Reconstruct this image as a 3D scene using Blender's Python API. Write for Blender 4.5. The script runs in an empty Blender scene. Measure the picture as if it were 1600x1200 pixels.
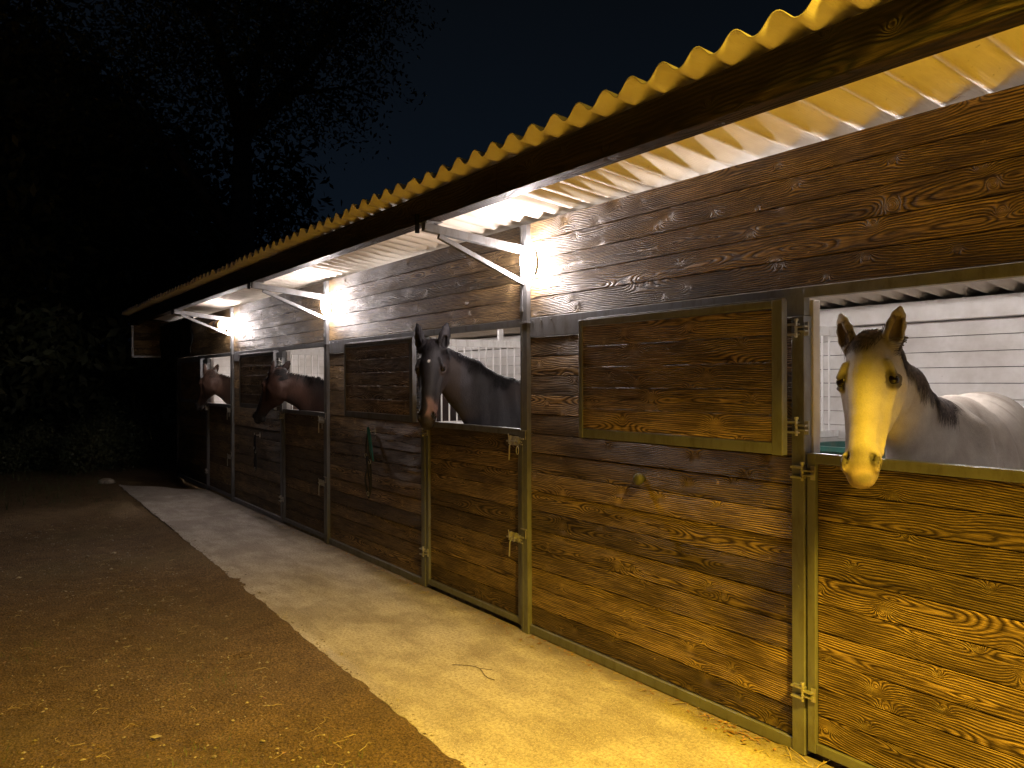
import bpy, bmesh, math, random
import numpy as np
from mathutils import Vector, Matrix
from mathutils.bvhtree import BVHTree
rnd = random.Random(7)
C = bpy.context.scene.collection
sc = bpy.context.scene

# ------------------------------------------------------------------ camera
yaw, pit, rol, FPX = math.radians(34.2811), math.radians(-0.248), math.radians(-0.2051), 1250.0
fw = Vector((-math.cos(yaw)*math.cos(pit), math.sin(yaw)*math.cos(pit), math.sin(pit)))
rt = fw.cross(Vector((0, 0, 1))).normalized(); up = rt.cross(fw)
R2 = rt*math.cos(rol) + up*math.sin(rol); U2 = -rt*math.sin(rol) + up*math.cos(rol)
cd = bpy.data.cameras.new('camera'); cam = bpy.data.objects.new('camera', cd); C.objects.link(cam)
cam.matrix_world = Matrix(((R2.x, U2.x, -fw.x, .2737), (R2.y, U2.y, -fw.y, -3.0366), (R2.z, U2.z, -fw.z, 1.65), (0, 0, 0, 1)))
cd.sensor_fit = 'HORIZONTAL'; cd.sensor_width = 36; cd.lens = 36*FPX/1600; cd.clip_start = .05; cd.clip_end = 500
sc.camera = cam

# ------------------------------------------------------------------ night sky and exposure
w = bpy.data.worlds.new('World'); sc.world = w; w.use_nodes = True
bg = w.node_tree.nodes['Background']; bg.inputs[0].default_value = (.0042, .0080, .0150, 1); bg.inputs[1].default_value = 1.0
_g = w.node_tree.nodes.new('ShaderNodeTexCoord'); _s = w.node_tree.nodes.new('ShaderNodeSeparateXYZ'); _r = w.node_tree.nodes.new('ShaderNodeValToRGB')
w.node_tree.links.new(_g.outputs['Generated'], _s.inputs[0]); w.node_tree.links.new(_s.outputs[2], _r.inputs[0]); w.node_tree.links.new(_r.outputs[0], bg.inputs[0])
_e = _r.color_ramp.elements; _e[0].position = .08; _e[0].color = (.0040, .0073, .0132, 1); _e[1].position = .48; _e[1].color = (.0022, .0030, .0042, 1)
sc.view_settings.view_transform = 'Standard'; sc.view_settings.look = 'None'
sc.view_settings.exposure = 0; sc.view_settings.gamma = 1
sc.cycles.use_denoising = True; sc.cycles.max_bounces = 8; sc.cycles.diffuse_bounces = 5
sc.cycles.sample_clamp_indirect = 4

AMBER = (1.0, .62, .040)
def light(name, loc, power, col, size):
    l = bpy.data.lights.new(name, 'POINT'); l.energy = power; l.color = col; l.shadow_soft_size = size
    o = bpy.data.objects.new(name, l); C.objects.link(o); o.location = loc; return o
# the yard's sodium floodlight, high up to the right of the photographer and aimed at the ground by the near doors
yl = bpy.data.lights.new('yard_light', 'SPOT'); yl.energy = 5900; yl.color = AMBER; yl.shadow_soft_size = .34
yl.spot_size = math.radians(98); yl.spot_blend = 1.0
yo = bpy.data.objects.new('yard_light', yl); C.objects.link(yo); yo.location = (1.5, -1.70, 4.5)
yo.rotation_euler = (Vector((-.25, -1.9, 0))-yo.location).to_track_quat('-Z', 'Y').to_euler()
LAMP_E = 400.0
STALL_E = 720.0

# ------------------------------------------------------------------ material helpers
class NT:
    def __init__(s, name):
        s.m = bpy.data.materials.new(name); s.m.use_nodes = True; s.t = s.m.node_tree
        s.b = s.t.nodes['Principled BSDF']; s.L = s.t.links
    def n(s, typ, **kw):
        x = s.t.nodes.new('ShaderNode'+typ)
        for k, v in kw.items(): setattr(x, k, v)
        return x
    def put(s, sock, v):
        if isinstance(v, bpy.types.NodeSocket): s.L.new(v, sock)
        else: sock.default_value = v
    def math(s, op, a, b=None, c=None, clamp=False):
        x = s.n('Math', operation=op, use_clamp=clamp); s.put(x.inputs[0], a)
        if b is not None: s.put(x.inputs[1], b)
        if c is not None: s.put(x.inputs[2], c)
        return x.outputs[0]
    def noise(s, vec, scale, detail=2, rough=.5):
        x = s.n('TexNoise'); s.put(x.inputs['Scale'], scale); x.inputs['Detail'].default_value = detail
        x.inputs['Roughness'].default_value = rough
        if vec is not None: s.L.new(vec, x.inputs['Vector'])
        return x.outputs['Fac']
    def ramp(s, fac, pts):
        x = s.n('ValToRGB'); s.L.new(fac, x.inputs[0]); e = x.color_ramp.elements
        while len(e) < len(pts): e.new(.5)
        for k, (p, c) in enumerate(pts):
            e[k].position = p; e[k].color = (c if len(c) == 4 else (*c, 1)) if isinstance(c, tuple) else (c, c, c, 1)
        return x.outputs[0]
    def mix(s, f, a, b, mode='MIX'):
        x = s.n('MixRGB', blend_type=mode); s.put(x.inputs[0], f)
        s.put(x.inputs[1], a if not isinstance(a, tuple) else (*a, 1)); s.put(x.inputs[2], b if not isinstance(b, tuple) else (*b, 1))
        return x.outputs[0]
    def mapping(s, vec, scale=(1, 1, 1), loc=(0, 0, 0)):
        x = s.n('Mapping'); s.L.new(vec, x.inputs[0]); x.inputs['Scale'].default_value = scale; x.inputs['Location'].default_value = loc
        return x.outputs[0]
    def obj(s): return s.n('TexCoord').outputs['Object']
    def comb(s, a, b, c=0.):
        x = s.n('CombineXYZ'); s.put(x.inputs[0], a); s.put(x.inputs[1], b); s.put(x.inputs[2], c); return x.outputs[0]
    def bump(s, h, strength=.5, dist=.01):
        x = s.n('Bump'); x.inputs['Strength'].default_value = strength; x.inputs['Distance'].default_value = dist
        s.L.new(h, x.inputs['Height']); s.L.new(x.outputs[0], s.b.inputs['Normal'])
    def col(s, v): s.put(s.b.inputs['Base Color'], v if not isinstance(v, tuple) else (*v, 1))
    def rough(s, v): s.put(s.b.inputs['Roughness'], v)

def wood(name, dark, light_, rbase=.42, bumps=1.0, ring=.0098, worn=.5):
    """brushed softwood board: UVMap is metres along/across the board, 'rnd' a random pair per board"""
    t = NT(name)
    uv = t.n('UVMap', uv_map='UVMap').outputs[0]; sep = t.n('SeparateXYZ'); t.L.new(uv, sep.inputs[0])
    u, v = sep.outputs[0], sep.outputs[1]
    ruv = t.n('UVMap', uv_map='rnd').outputs[0]; rs = t.n('SeparateXYZ'); t.L.new(ruv, rs.inputs[0])
    ra, rb = rs.outputs[0], rs.outputs[1]
    d = t.math('MULTIPLY', t.math('SUBTRACT', t.noise(t.comb(t.math('MULTIPLY', u, 1.1), t.math('MULTIPLY', v, 2.5)), 1, 2, .55), .5), .30)
    z0 = t.math('MULTIPLY', t.math('SUBTRACT', t.noise(t.comb(t.math('ADD', t.math('MULTIPLY', u, .8), 71.), 3.), 1, 1), .5), .16)
    zz = t.math('SUBTRACT', v, t.math('ADD', z0, t.math('MULTIPLY', t.math('SUBTRACT', rb, .5), .24)))
    r = t.math('SQRT', t.math('ADD', t.math('MULTIPLY', d, d), t.math('MULTIPLY', zz, zz)))
    # knots
    vc = t.comb(t.math('MULTIPLY', u, 2.1), t.math('MULTIPLY', v, 8.))
    vo = t.n('TexVoronoi', voronoi_dimensions='2D'); t.L.new(vc, vo.inputs['Vector']); vo.inputs['Scale'].default_value = 1; vo.inputs['Randomness'].default_value = .9
    vp = t.n('SeparateXYZ'); t.L.new(vo.outputs['Position'], vp.inputs[0])
    dx = t.math('SUBTRACT', u, t.math('DIVIDE', vp.outputs[0], 2.1)); dy = t.math('SUBTRACT', v, t.math('DIVIDE', vp.outputs[1], 8.))
    kc = t.n('SeparateXYZ'); t.L.new(vo.outputs['Color'], kc.inputs[0])
    big = t.math('ADD', .35, t.math('MULTIPLY', t.math('POWER', kc.outputs[0], 2.0), 1.0))
    k2 = t.math('ADD', t.math('MULTIPLY', dx, dx), t.math('MULTIPLY', t.math('MULTIPLY', dy, dy), 1.7))
    kk = t.math('DIVIDE', t.math('SQRT', k2), big)
    g1 = t.math('EXPONENT', t.math('MULTIPLY', t.math('MULTIPLY', kk, kk), -1/(.024*.024)))
    g2 = t.math('EXPONENT', t.math('MULTIPLY', t.math('MULTIPLY', kk, kk), -1/(.060*.060)))
    warp = t.math('ADD', t.math('MULTIPLY', g1, .042), t.math('MULTIPLY', g2, .022))
    wob = t.math('MULTIPLY', t.math('SUBTRACT', t.noise(t.comb(t.math('MULTIPLY', u, 9.), t.math('MULTIPLY', v, 34.)), 1, 3, .6), .5), .010)
    ph = t.math('ADD', t.math('ADD', r, warp), wob)
    s_ = t.math('SINE', t.math('MULTIPLY', ph, 2*math.pi/ring))
    g = t.math('POWER', t.math('MULTIPLY_ADD', s_, .5, .5), .75)
    fine = t.noise(t.comb(t.math('MULTIPLY', u, 9.), t.math('MULTIPLY', v, 520.)), 1, 3, .6)
    fad = t.noise(t.comb(t.math('MULTIPLY', u, 2.4), t.math('MULTIPLY', v, 9.)), 1, 3, .6)
    amp = t.ramp(fad, [(.36, .45), (.58, 1.)])
    grain = t.math('MULTIPLY', g, amp)
    dk = t.ramp(t.noise(t.comb(t.math('MULTIPLY', u, 3.2), t.math('MULTIPLY', v, 190.), 7.), 1, 4, .65), [(.40, 0.), (.54, 1.)])
    tone = t.math('MULTIPLY', t.math('ADD', t.math('MULTIPLY', grain, .60), t.math('MULTIPLY', fine, .42)), t.math('MULTIPLY_ADD', dk, .55, .48))
    c = t.ramp(tone, [(.16, dark), (.46, tuple(.40*(a+b) for a, b in zip(dark, light_))), (.84, light_)])
    c = t.mix(t.math('MULTIPLY', g1, .35), c, tuple(x*1.15 for x in light_))
    plank = t.math('MULTIPLY_ADD', ra, 1.0, .62)
    blot = t.math('MULTIPLY_ADD', t.noise(t.comb(t.math('MULTIPLY', u, 1.7), t.math('MULTIPLY', v, 6.), 9.), 1, 4, .6), 1.0, .5)
    c = t.mix(1., c, t.comb(*[t.math('MULTIPLY', plank, blot)]*3), 'MULTIPLY')
    # scuffs where the stain has gone
    sc_ = t.noise(t.comb(t.math('MULTIPLY', u, 13.), t.math('MULTIPLY', v, 20.), 4.), 1, 5, .7)
    sf = t.math('MULTIPLY', t.ramp(sc_, [(.66, 0.), (.72, 1.)]), worn)
    c = t.mix(sf, c, tuple(min(1, x*2.6) for x in light_))
    t.col(c)
    t.rough(t.math('ADD', rbase, t.math('MULTIPLY', t.math('SUBTRACT', blot, 1.), .35)))
    t.b.inputs['Specular IOR Level'].default_value = .28
    h = t.math('ADD', t.math('MULTIPLY', grain, 1.0), t.math('MULTIPLY', fine, .38))
    t.bump(h, min(1., .9*bumps), .0032*bumps)
    return t.m

def paint(name, col, rough=.5, metal=0., var=.15, scale=7, dirt=None, bump=.15, spec=.5):
    t = NT(name); o = t.obj()
    n1 = t.noise(o, scale, 5, .6); n2 = t.noise(o, scale*9, 3, .6)
    f = t.math('MULTIPLY_ADD', n1, 2*var, 1-var)
    c = t.mix(1., col, t.comb(f, f, f), 'MULTIPLY')
    if dirt:
        dn = t.noise(t.mapping(o, (1, 1, .35)), scale*1.6, 6, .7)
        c = t.mix(t.ramp(dn, [(.48, 0.), (.68, dirt[1])]), c, dirt[0])
    t.col(c); t.rough(t.math('MULTIPLY_ADD', n1, .25, rough-.12)); t.b.inputs['Metallic'].default_value = metal
    t.b.inputs['Specular IOR Level'].default_value = spec
    t.bump(t.math('ADD', n1, t.math('MULTIPLY', n2, .4)), bump, .004)
    return t.m

M = {}
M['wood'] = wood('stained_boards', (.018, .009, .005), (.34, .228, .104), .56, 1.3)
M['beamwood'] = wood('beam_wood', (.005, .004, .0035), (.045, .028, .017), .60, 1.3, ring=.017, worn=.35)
M['steel'] = paint('galvanised_steel', (.20, .205, .215), .50, .50, .22, 9, ((.12, .105, .085), .7), .2)
M['bright_steel'] = paint('zinc_hardware', (.55, .54, .50), .38, .8, .2, 30, ((.20, .12, .06), .6), .3)
M['white'] = None
M['white_metal'] = paint('white_painted_metal', (.84, .83, .82), .35, 0, .08, 12, ((.30, .24, .18), .35), .1)
M['rubber'] = paint('grey_rubber', (.075, .075, .075), .6)
M['black'] = paint('black_strap', (.006, .006, .007), .8, spec=.1)
M['green_plastic'] = paint('green_plastic', (.012, .085, .072), .35, 0, .2, 6, ((.10, .09, .06), .5))
M['rope_green'] = paint('teal_rope', (.03, .17, .25), .8, 0, .3, 60)
M['webbing'] = paint('dark_webbing', (.035, .035, .045), .7, 0, .3, 60)
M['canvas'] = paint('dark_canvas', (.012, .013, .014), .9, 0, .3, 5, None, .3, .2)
M['tan'] = paint('tan_canvas', (.42, .28, .13), .8, 0, .2, 8)
M['lamp_base'] = paint('lamp_housing', (.30, .30, .29), .5)

def white_boards():
    t = NT('whitewashed_boards'); o = t.obj()
    a = t.noise(t.mapping(o, (2, 2, 14)), 1, 5, .6); b = t.noise(o, 2.2, 5, .65)
    c = t.mix(t.ramp(b, [(.40, 0.), (.66, .75)]), (.64, .62, .61), (.42, .39, .36))
    c = t.mix(t.ramp(t.noise(o, 16, 5, .75), [(.68, 0.), (.74, .8)]), c, (.20, .17, .14))
    t.col(c); t.rough(.6); t.bump(t.math('ADD', a, t.math('MULTIPLY', t.noise(t.mapping(o, (8, 8, 120)), 1, 3), .5)), .4, .004)
    return t.m
M['white'] = white_boards()

def sheet_mat():
    t = NT('fibre_cement_sheet'); o = t.obj()
    a = t.noise(o, 5, 5, .65); b = t.noise(t.mapping(o, (1, .25, 1)), 11, 4, .6)
    c = t.mix(t.ramp(b, [(.42, 0.), (.75, .7)]), (.80, .74, .66), (.56, .48, .38))
    c = t.mix(t.ramp(t.noise(o, 34, 4, .7), [(.66, 0.), (.72, .55)]), c, (.22, .18, .13))
    t.col(c); t.rough(.72)
    wv = t.n('TexWave', bands_direction='Y'); t.L.new(o, wv.inputs[0]); wv.inputs['Scale'].default_value = 55
    wx = t.n('TexWave', bands_direction='X'); t.L.new(o, wx.inputs[0]); wx.inputs['Scale'].default_value = 55
    t.bump(t.math('ADD', t.math('MULTIPLY', t.math('ADD', wv.outputs['Fac'], wx.outputs['Fac']), .22), t.math('MULTIPLY', a, .8)), .35, .004)
    return t.m
M['sheet'] = sheet_mat()

def slab_mat():
    t = NT('sandy_concrete'); o = t.obj()
    big = t.noise(o, .9, 5, .55); med = t.noise(t.mapping(o, (1, 2.2, 1)), 2.3, 5, .65); fin = t.noise(o, 130, 3, .7); gr = t.noise(o, 55, 4, .75)
    c = t.mix(t.ramp(med, [(.38, 0.), (.62, 1.)]), (.31, .27, .225), (.50, .45, .385))
    dn = t.n('TexNoise'); t.L.new(o, dn.inputs['Vector']); dn.inputs['Scale'].default_value = 2.2; dn.inputs['Detail'].default_value = 5
    bk = t.n('TexBrick'); t.L.new(t.mix(.16, t.mapping(o, (.37, .95, 1), (.3, .2, 0)), dn.outputs['Color'], 'ADD'), bk.inputs[0]); bk.inputs['Scale'].default_value = 1.; bk.inputs['Mortar Size'].default_value = 0.; bk.inputs['Color1'].default_value = (0, 0, 0, 1); bk.inputs['Color2'].default_value = (1, 1, 1, 1)
    pf = t.math('MULTIPLY', t.ramp(bk.outputs[0], [(.55, 0.), (.75, 1.)]), t.ramp(t.noise(o, 3.2, 5, .6), [(.44, 0.), (.62, .45)]))
    c = t.mix(pf, c, (.62, .57, .50))
    c = t.mix(t.ramp(big, [(.53, 0.), (.57, .5)]), c, (.24, .20, .16))
    # rectangular damp / swept patches with soft edges
    c = t.mix(t.ramp(gr, [(.40, .6), (.56, 0.)]), c, (.17, .135, .10))
    c = t.mix(t.ramp(fin, [(.56, 0.), (.68, .75)]), c, (.78, .70, .58))
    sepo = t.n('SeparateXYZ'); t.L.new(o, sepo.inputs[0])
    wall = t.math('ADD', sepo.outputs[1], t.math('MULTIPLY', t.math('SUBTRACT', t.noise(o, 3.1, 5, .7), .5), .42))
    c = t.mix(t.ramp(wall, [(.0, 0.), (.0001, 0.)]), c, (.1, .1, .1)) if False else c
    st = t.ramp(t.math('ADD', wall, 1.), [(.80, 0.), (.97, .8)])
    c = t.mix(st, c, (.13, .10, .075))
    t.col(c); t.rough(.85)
    h = t.math('ADD', t.math('MULTIPLY', fin, .9), t.math('ADD', t.math('MULTIPLY', gr, .8), med))
    t.bump(h, .8, .008)
    return t.m
M['slab'] = slab_mat()

def dirt_mat():
    t = NT('packed_dirt'); o = t.obj()
    big = t.noise(o, .6, 5, .6); med = t.noise(o, 4.5, 6, .7); fin = t.noise(o, 70, 5, .75); v = t.n('TexVoronoi'); t.L.new(o, v.inputs[0]); v.inputs['Scale'].default_value = 85
    c = t.mix(t.ramp(med, [(.28, 0.), (.74, 1.)]), (.13, .080, .034), (.27, .175, .080))
    c = t.mix(t.ramp(fin, [(.38, .8), (.58, 0.)]), c, (.022, .014, .008))
    c = t.mix(t.ramp(fin, [(.60, 0.), (.72, .8)]), c, (.30, .22, .13))
    c = t.mix(t.ramp(big, [(.5, 0.), (.66, .45)]), c, (.11, .085, .030))
    t.col(c); t.rough(.92); t.b.inputs['Specular IOR Level'].default_value = .25
    t.bump(t.math('ADD', t.math('MULTIPLY', fin, 1.2), t.math('ADD', t.math('MULTIPLY', med, 1.5), v.outputs['Distance'])), .9, .018)
    return t.m
M['dirt'] = dirt_mat()
M['apron'] = paint('bounce_concrete', (.62, .58, .50), .85, 0, .2, 3)  # pale surface of the added apron that bounces amber light

def simple(name, c1, c2, rough=.8, scale=20, trans=0.):
    t = NT(name); o = t.obj(); t.col(t.mix(t.ramp(t.noise(o, scale, 3), [(.35, 0.), (.65, 1.)]), c1, c2)); t.rough(rough)
    return t.m
M['stone'] = simple('pebble', (.10, .075, .05), (.42, .36, .27), .8, 9)
M['straw'] = simple('straw', (.30, .22, .10), (.52, .42, .22), .7, 14)
M['litter'] = simple('dead_leaf', (.16, .08, .035), (.34, .20, .10), .8, 25)
M['grass'] = simple('grass_blade', (.05, .085, .02), (.10, .13, .035), .6, 9)
M['leaf'] = simple('tree_leaf', (.035, .05, .02), (.10, .10, .04), .6, 1.3)
M['bark'] = simple('bark', (.05, .04, .03), (.12, .10, .08), .9, 8)
M['bedding'] = simple('bedding', (.20, .14, .07), (.40, .30, .16), .9, 18)
M['twig'] = simple('twig', (.05, .03, .02), (.10, .07, .05), .8, 8)

def emit(name, col, e):
    t = NT(name); t.b.inputs['Emission Color'].default_value = (*col, 1); t.b.inputs['Emission Strength'].default_value = e
    t.b.inputs['Base Color'].default_value = (.8, .8, .8, 1); return t.m
M['lamp_glass'] = emit('lit_lamp_glass', (1.0, .87, .84), LAMP_E)
TUBE = {q: emit('lit_tube', (1.0, .92, .89), STALL_E*f) for q, f in ((0, .4), (1, 1.0), (2, .75), (3, .55), (4, 1.1))}

# ------------------------------------------------------------------ mesh helpers
class MB:
    def __init__(s): s.v = []; s.f = []; s.uv = []; s.rn = []; s.mi = []
    def face(s, idx, uvs=None, r=(0, 0), mi=0):
        s.f.append(idx); s.uv.append(uvs or [(s.v[i][0]+s.v[i][1], s.v[i][2]) for i in idx]); s.rn.append(r); s.mi.append(mi)
    def box(s, x0, x1, y0, y1, z0, z1, r=(0, 0), mi=0, uvf=None, back_mi=None, M_=None):
        P = [(x, y, z) for x in (x0, x1) for y in (y0, y1) for z in (z0, z1)]
        b = len(s.v)
        s.v += [tuple(M_ @ Vector(p)) for p in P] if M_ else P
        F = [((0, 1, 3, 2), 'x'), ((4, 6, 7, 5), 'x'), ((0, 4, 5, 1), 'y'), ((2, 3, 7, 6), 'Y'), ((0, 2, 6, 4), 'z'), ((1, 5, 7, 3), 'z')]
        for q, ax in F:
            if uvf: uvs = [uvf(P[i]) for i in q]
            elif ax in 'yY': uvs = [(P[i][0], P[i][2]) for i in q]
            elif ax == 'x': uvs = [(P[i][1], P[i][2]) for i in q]
            else: uvs = [(P[i][0], P[i][1]) for i in q]
            s.face(tuple(b+i for i in q), uvs, r, back_mi if (ax == 'Y' and back_mi is not None) else mi)
        return s
    def bar(s, A, B, wy, wz, upv=(0, 0, 1)):
        A, B = Vector(A), Vector(B); d = B-A; L = d.length; d.normalize()
        u = Vector(upv); sd = d.cross(u).normalized(); u = sd.cross(d)
        Mx = Matrix(((d.x, sd.x, u.x, A.x), (d.y, sd.y, u.y, A.y), (d.z, sd.z, u.z, A.z), (0, 0, 0, 1)))
        return s.box(0, L, -wy/2, wy/2, -wz/2, wz/2, M_=Mx)
    def tube(s, pts, r, n=8, closed=False):
        pts = [Vector(p) for p in pts]; rr = r if isinstance(r, (list, tuple)) else [r]*len(pts)
        b = len(s.v); m = len(pts); prev = None
        for i, p in enumerate(pts):
            d = (pts[(i+1) % m if closed else min(i+1, m-1)]-pts[(i-1) % m if closed else max(i-1, 0)]).normalized()
            if prev is None: a = d.orthogonal().normalized()
            else:
                a = prev-d*prev.dot(d); a = a.normalized() if a.length > 1e-6 else d.orthogonal().normalized()
            prev = a; c = d.cross(a)
            for k in range(n):
                t = 2*math.pi*k/n; q = p+(a*math.cos(t)+c*math.sin(t))*rr[i]; s.v.append(tuple(q))
        for i in range(m if closed else m-1):
            for k in range(n):
                j = (i+1) % m
                s.face((b+i*n+k, b+i*n+(k+1) % n, b+j*n+(k+1) % n, b+j*n+k))
        if not closed:
            s.face(tuple(b+k for k in range(n))[::-1]); s.face(tuple(b+(m-1)*n+k for k in range(n)))
        return s
    def lathe(s, c, axis, prof, n=20, sx=1., sy=1.):
        """prof: (radius, distance along axis)"""
        c = Vector(c); ax = Vector(axis).normalized(); a = ax.orthogonal().normalized() if abs(ax.y) < .9 else Vector((1, 0, 0)); bb = ax.cross(a)
        b = len(s.v)
        for (r, h) in prof:
            for k in range(n):
                t = 2*math.pi*k/n; s.v.append(tuple(c+ax*h+a*(math.cos(t)*r*sx)+bb*(math.sin(t)*r*sy)))
        for i in range(len(prof)-1):
            for k in range(n): s.face((b+i*n+k, b+i*n+(k+1) % n, b+(i+1)*n+(k+1) % n, b+(i+1)*n+k))
        s.face(tuple(b+k for k in range(n))[::-1]); s.face(tuple(b+(len(prof)-1)*n+k for k in range(n)))
        return s
    def build(s, name, mats, parent=None, bevel=0., smooth=False, loc=None):
        me = bpy.data.meshes.new(name); me.from_pydata(s.v, [], s.f)
        u1 = me.uv_layers.new(name='UVMap'); u2 = me.uv_layers.new(name='rnd')
        flat = [c for uvs in s.uv for p in uvs for c in p]; u1.data.foreach_set('uv', flat)
        flat = [c for uvs, r in zip(s.uv, s.rn) for _ in uvs for c in r]; u2.data.foreach_set('uv', flat)
        if not isinstance(mats, (list, tuple)): mats = [mats]
        for m in mats: me.materials.append(m)
        me.polygons.foreach_set('material_index', s.mi)
        if smooth: me.polygons.foreach_set('use_smooth', [True]*len(s.f))
        bm = bmesh.new(); bm.from_mesh(me); bmesh.ops.recalc_face_normals(bm, faces=bm.faces); bm.to_mesh(me); bm.free()
        o = bpy.data.objects.new(name, me); C.objects.link(o)
        if parent: o.parent = parent
        if bevel:
            b = o.modifiers.new('bevel', 'BEVEL'); b.width = bevel; b.segments = 2; b.limit_method = 'ANGLE'; b.harden_normals = False
        return o
def empty(name, loc=(0, 0, 0)):
    o = bpy.data.objects.new(name, None); C.objects.link(o); o.location = loc; o.empty_display_size = .2; return o
def tag(o, label=None, cat=None, group=None, kind=None):
    for k, v in (('label', label), ('category', cat), ('group', group), ('kind', kind)):
        if v: o[k] = v
    return o

def boards(mb, x0, x1, z0, z1, yf, thick, h, back=None, joints=True):
    """horizontal boards between z0 and z1, front face at yf"""
    n = max(1, round((z1-z0)/h)); hh = (z1-z0)/n
    for i in range(n):
        cuts = [x0, x1]
        r = (rnd.random(), rnd.random()); uo = rnd.uniform(0, 300); za = z0+i*hh+.0022; zb = z0+(i+1)*hh-.0022; zc = (za+zb)/2
        y = yf + rnd.uniform(-.0010, .0010)
        tilt = rnd.uniform(-.0008, .0008)
        mb.box(cuts[0], cuts[1], y, yf+thick, za, zb, r=r, uvf=lambda p, uo=uo, zc=zc: (p[0]+uo, p[2]-zc+(p[1]-y)*.3), back_mi=back)
    if back is not None: mb.box(x0+.001, x1-.001, yf+.013, yf+.017, z0+.004, z1-.004, r=(.05, .5), mi=2)

# ------------------------------------------------------------------ ground, slab
def slab_edge(x):  # y of the outer edge of the concrete strip
    return -1.03-(x+13.93)*.0235 + .005*math.sin(x*3.1)+.004*math.sin(x*9.7+1)+.003*math.sin(x*23.) if x > -13.93 else -1.0
def ground():
    # one sheet to the horizon, finely divided and uneven near the camera
    xs = sorted(set([-150, -80, -45, -30, -22] + [-18+.12*i for i in range(0, 79)]+[-8.5+.04*i for i in range(0, 226)]+[.7, 1.0, 1.5, 2.0] + [2.5, 5, 10, 30, 80, 150]))
    ys = sorted(set([-150, -80, -40, -20, -12, -9] + [-7+.10*i for i in range(0, 25)]+[-4.5+.045*i for i in range(0, 74)] + [-1.2+.2*i for i in range(1, 8)] + [1, 5, 12, 30, 80, 150]))
    g = random.Random(3)
    nx, ny = len(xs), len(ys)
    dents = [(g.uniform(-8.2, .2), g.uniform(-4.3, -1.55), g.uniform(.045, .075), g.uniform(.006, .016), g.uniform(0, 3.14)) for _ in range(170)]
    import collections
    cell = collections.defaultdict(list)
    for dn in dents:
        for a in (-1, 0, 1):
            for b in (-1, 0, 1): cell[(int(dn[0]//.3)+a, int(dn[1]//.3)+b)].append(dn)
    ph = [(g.uniform(.5, 3.2), g.uniform(.5, 3.2), g.uniform(0, 6), g.uniform(0, 6)) for _ in range(9)]
    V = []
    for x in xs:
        for y in ys:
            z = -.035
            if -18 <= x <= 2 and -7 <= y <= -1.0:
                z += sum(math.sin(a*x*2+c)*math.sin(b*y*2+d_) for a, b, c, d_ in ph)*.0035 + g.uniform(-.0035, .0035)
                for (qx, qy, qr, qd, qa) in cell.get((int(x//.3), int(y//.3)), ()):
                    ex = (x-qx)*math.cos(qa)+(y-qy)*math.sin(qa); ey = -(x-qx)*math.sin(qa)+(y-qy)*math.cos(qa); rr_ = math.hypot(ex, ey*1.3)/qr
                    if rr_ < 2.2: z -= qd*(math.exp(-rr_**4)-.45*math.exp(-((rr_-1.35)/.35)**2))
                e = max(0, min(1, (y+1.75)/.5)); z = z*(1-e)+(-.012+g.uniform(-.004, .003))*e
            dd = y-slab_edge(x)
            if -18 <= x <= 1 and -.28 < dd < .14:
                nz_ = math.sin(x*5.1+y*3)+math.sin(x*11.7+1.3)+.8*math.sin(x*23.+y*9)+.6*math.sin(x*41.)
                top_ = .0012+nz_*.0012+g.uniform(-.0022, .0022)-max(0, dd+.01)*.20
                wq = 1-min(1, max(0, (-dd-.04)/.24)); z = z*(1-wq)+top_*wq
            if y > -1.0: z = -.06
            if x < -14.2: z = max(z, -.03)
            V.append((x, y, z))
    F = [(i*ny+j, (i+1)*ny+j, (i+1)*ny+j+1, i*ny+j+1) for i in range(nx-1) for j in range(ny-1)]
    me = bpy.data.meshes.new('ground'); me.from_pydata(V, [], F); me.materials.append(M['dirt']); me.polygons.foreach_set('use_smooth', [True]*len(F))
    o = bpy.data.objects.new('ground', me); C.objects.link(o); tag(o, 'dark brown packed dirt yard with scattered bits', kind='structure'); return o
ground()
def slab_edge(x):  # y of the outer edge of the concrete strip
    return -1.03-(x+13.93)*.0235 + .005*math.sin(x*3.1)+.004*math.sin(x*9.7+1)+.003*math.sin(x*23.) if x > -13.93 else -1.0
def slab():
    mb = MB(); g = random.Random(4)
    xs = [-13.93+.06*i for i in range(int(17.5/.06))]
    top = []
    for x in xs:
        yo = slab_edge(x)+g.uniform(-.006, .006)
        yi = .0 if x > -12.5 else (-1.03+(x+13.93)*(.93/1.43))+.05*math.sin(x*7)
        top.append((x, yo, yi if x > -12.5 else min(0.02, yi)))
    b = 0
    for (x, yo, yi) in top:
        mb.v += [(x, yo, -.09), (x, yo, 0), (x, max(yi, yo+.01), 0), (x, max(yi, yo+.01), -.09)]
    for i in range(len(top)-1):
        a = 4*i; c = 4*(i+1)
        for k in range(3): mb.face((a+k, c+k, c+k+1, a+k+1))
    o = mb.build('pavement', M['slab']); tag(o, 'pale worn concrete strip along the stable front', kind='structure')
slab()
mb = MB(); mb.box(.35, 9, -7.5, -1.36, -.12, -.004); tag(mb.build('bounce_apron', M['apron']), 'unseen pale concrete apron added to bounce amber light under the eave', kind='structure')  # added out of view to throw amber light up under the eave
# bedding floor of the stalls, 4 mm proud
mb = MB(); mb.box(-14.45, 3, .05, 3.4, -.055, .004); tag(mb.build('stall_floor', M['bedding']), kind='structure')

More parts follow.
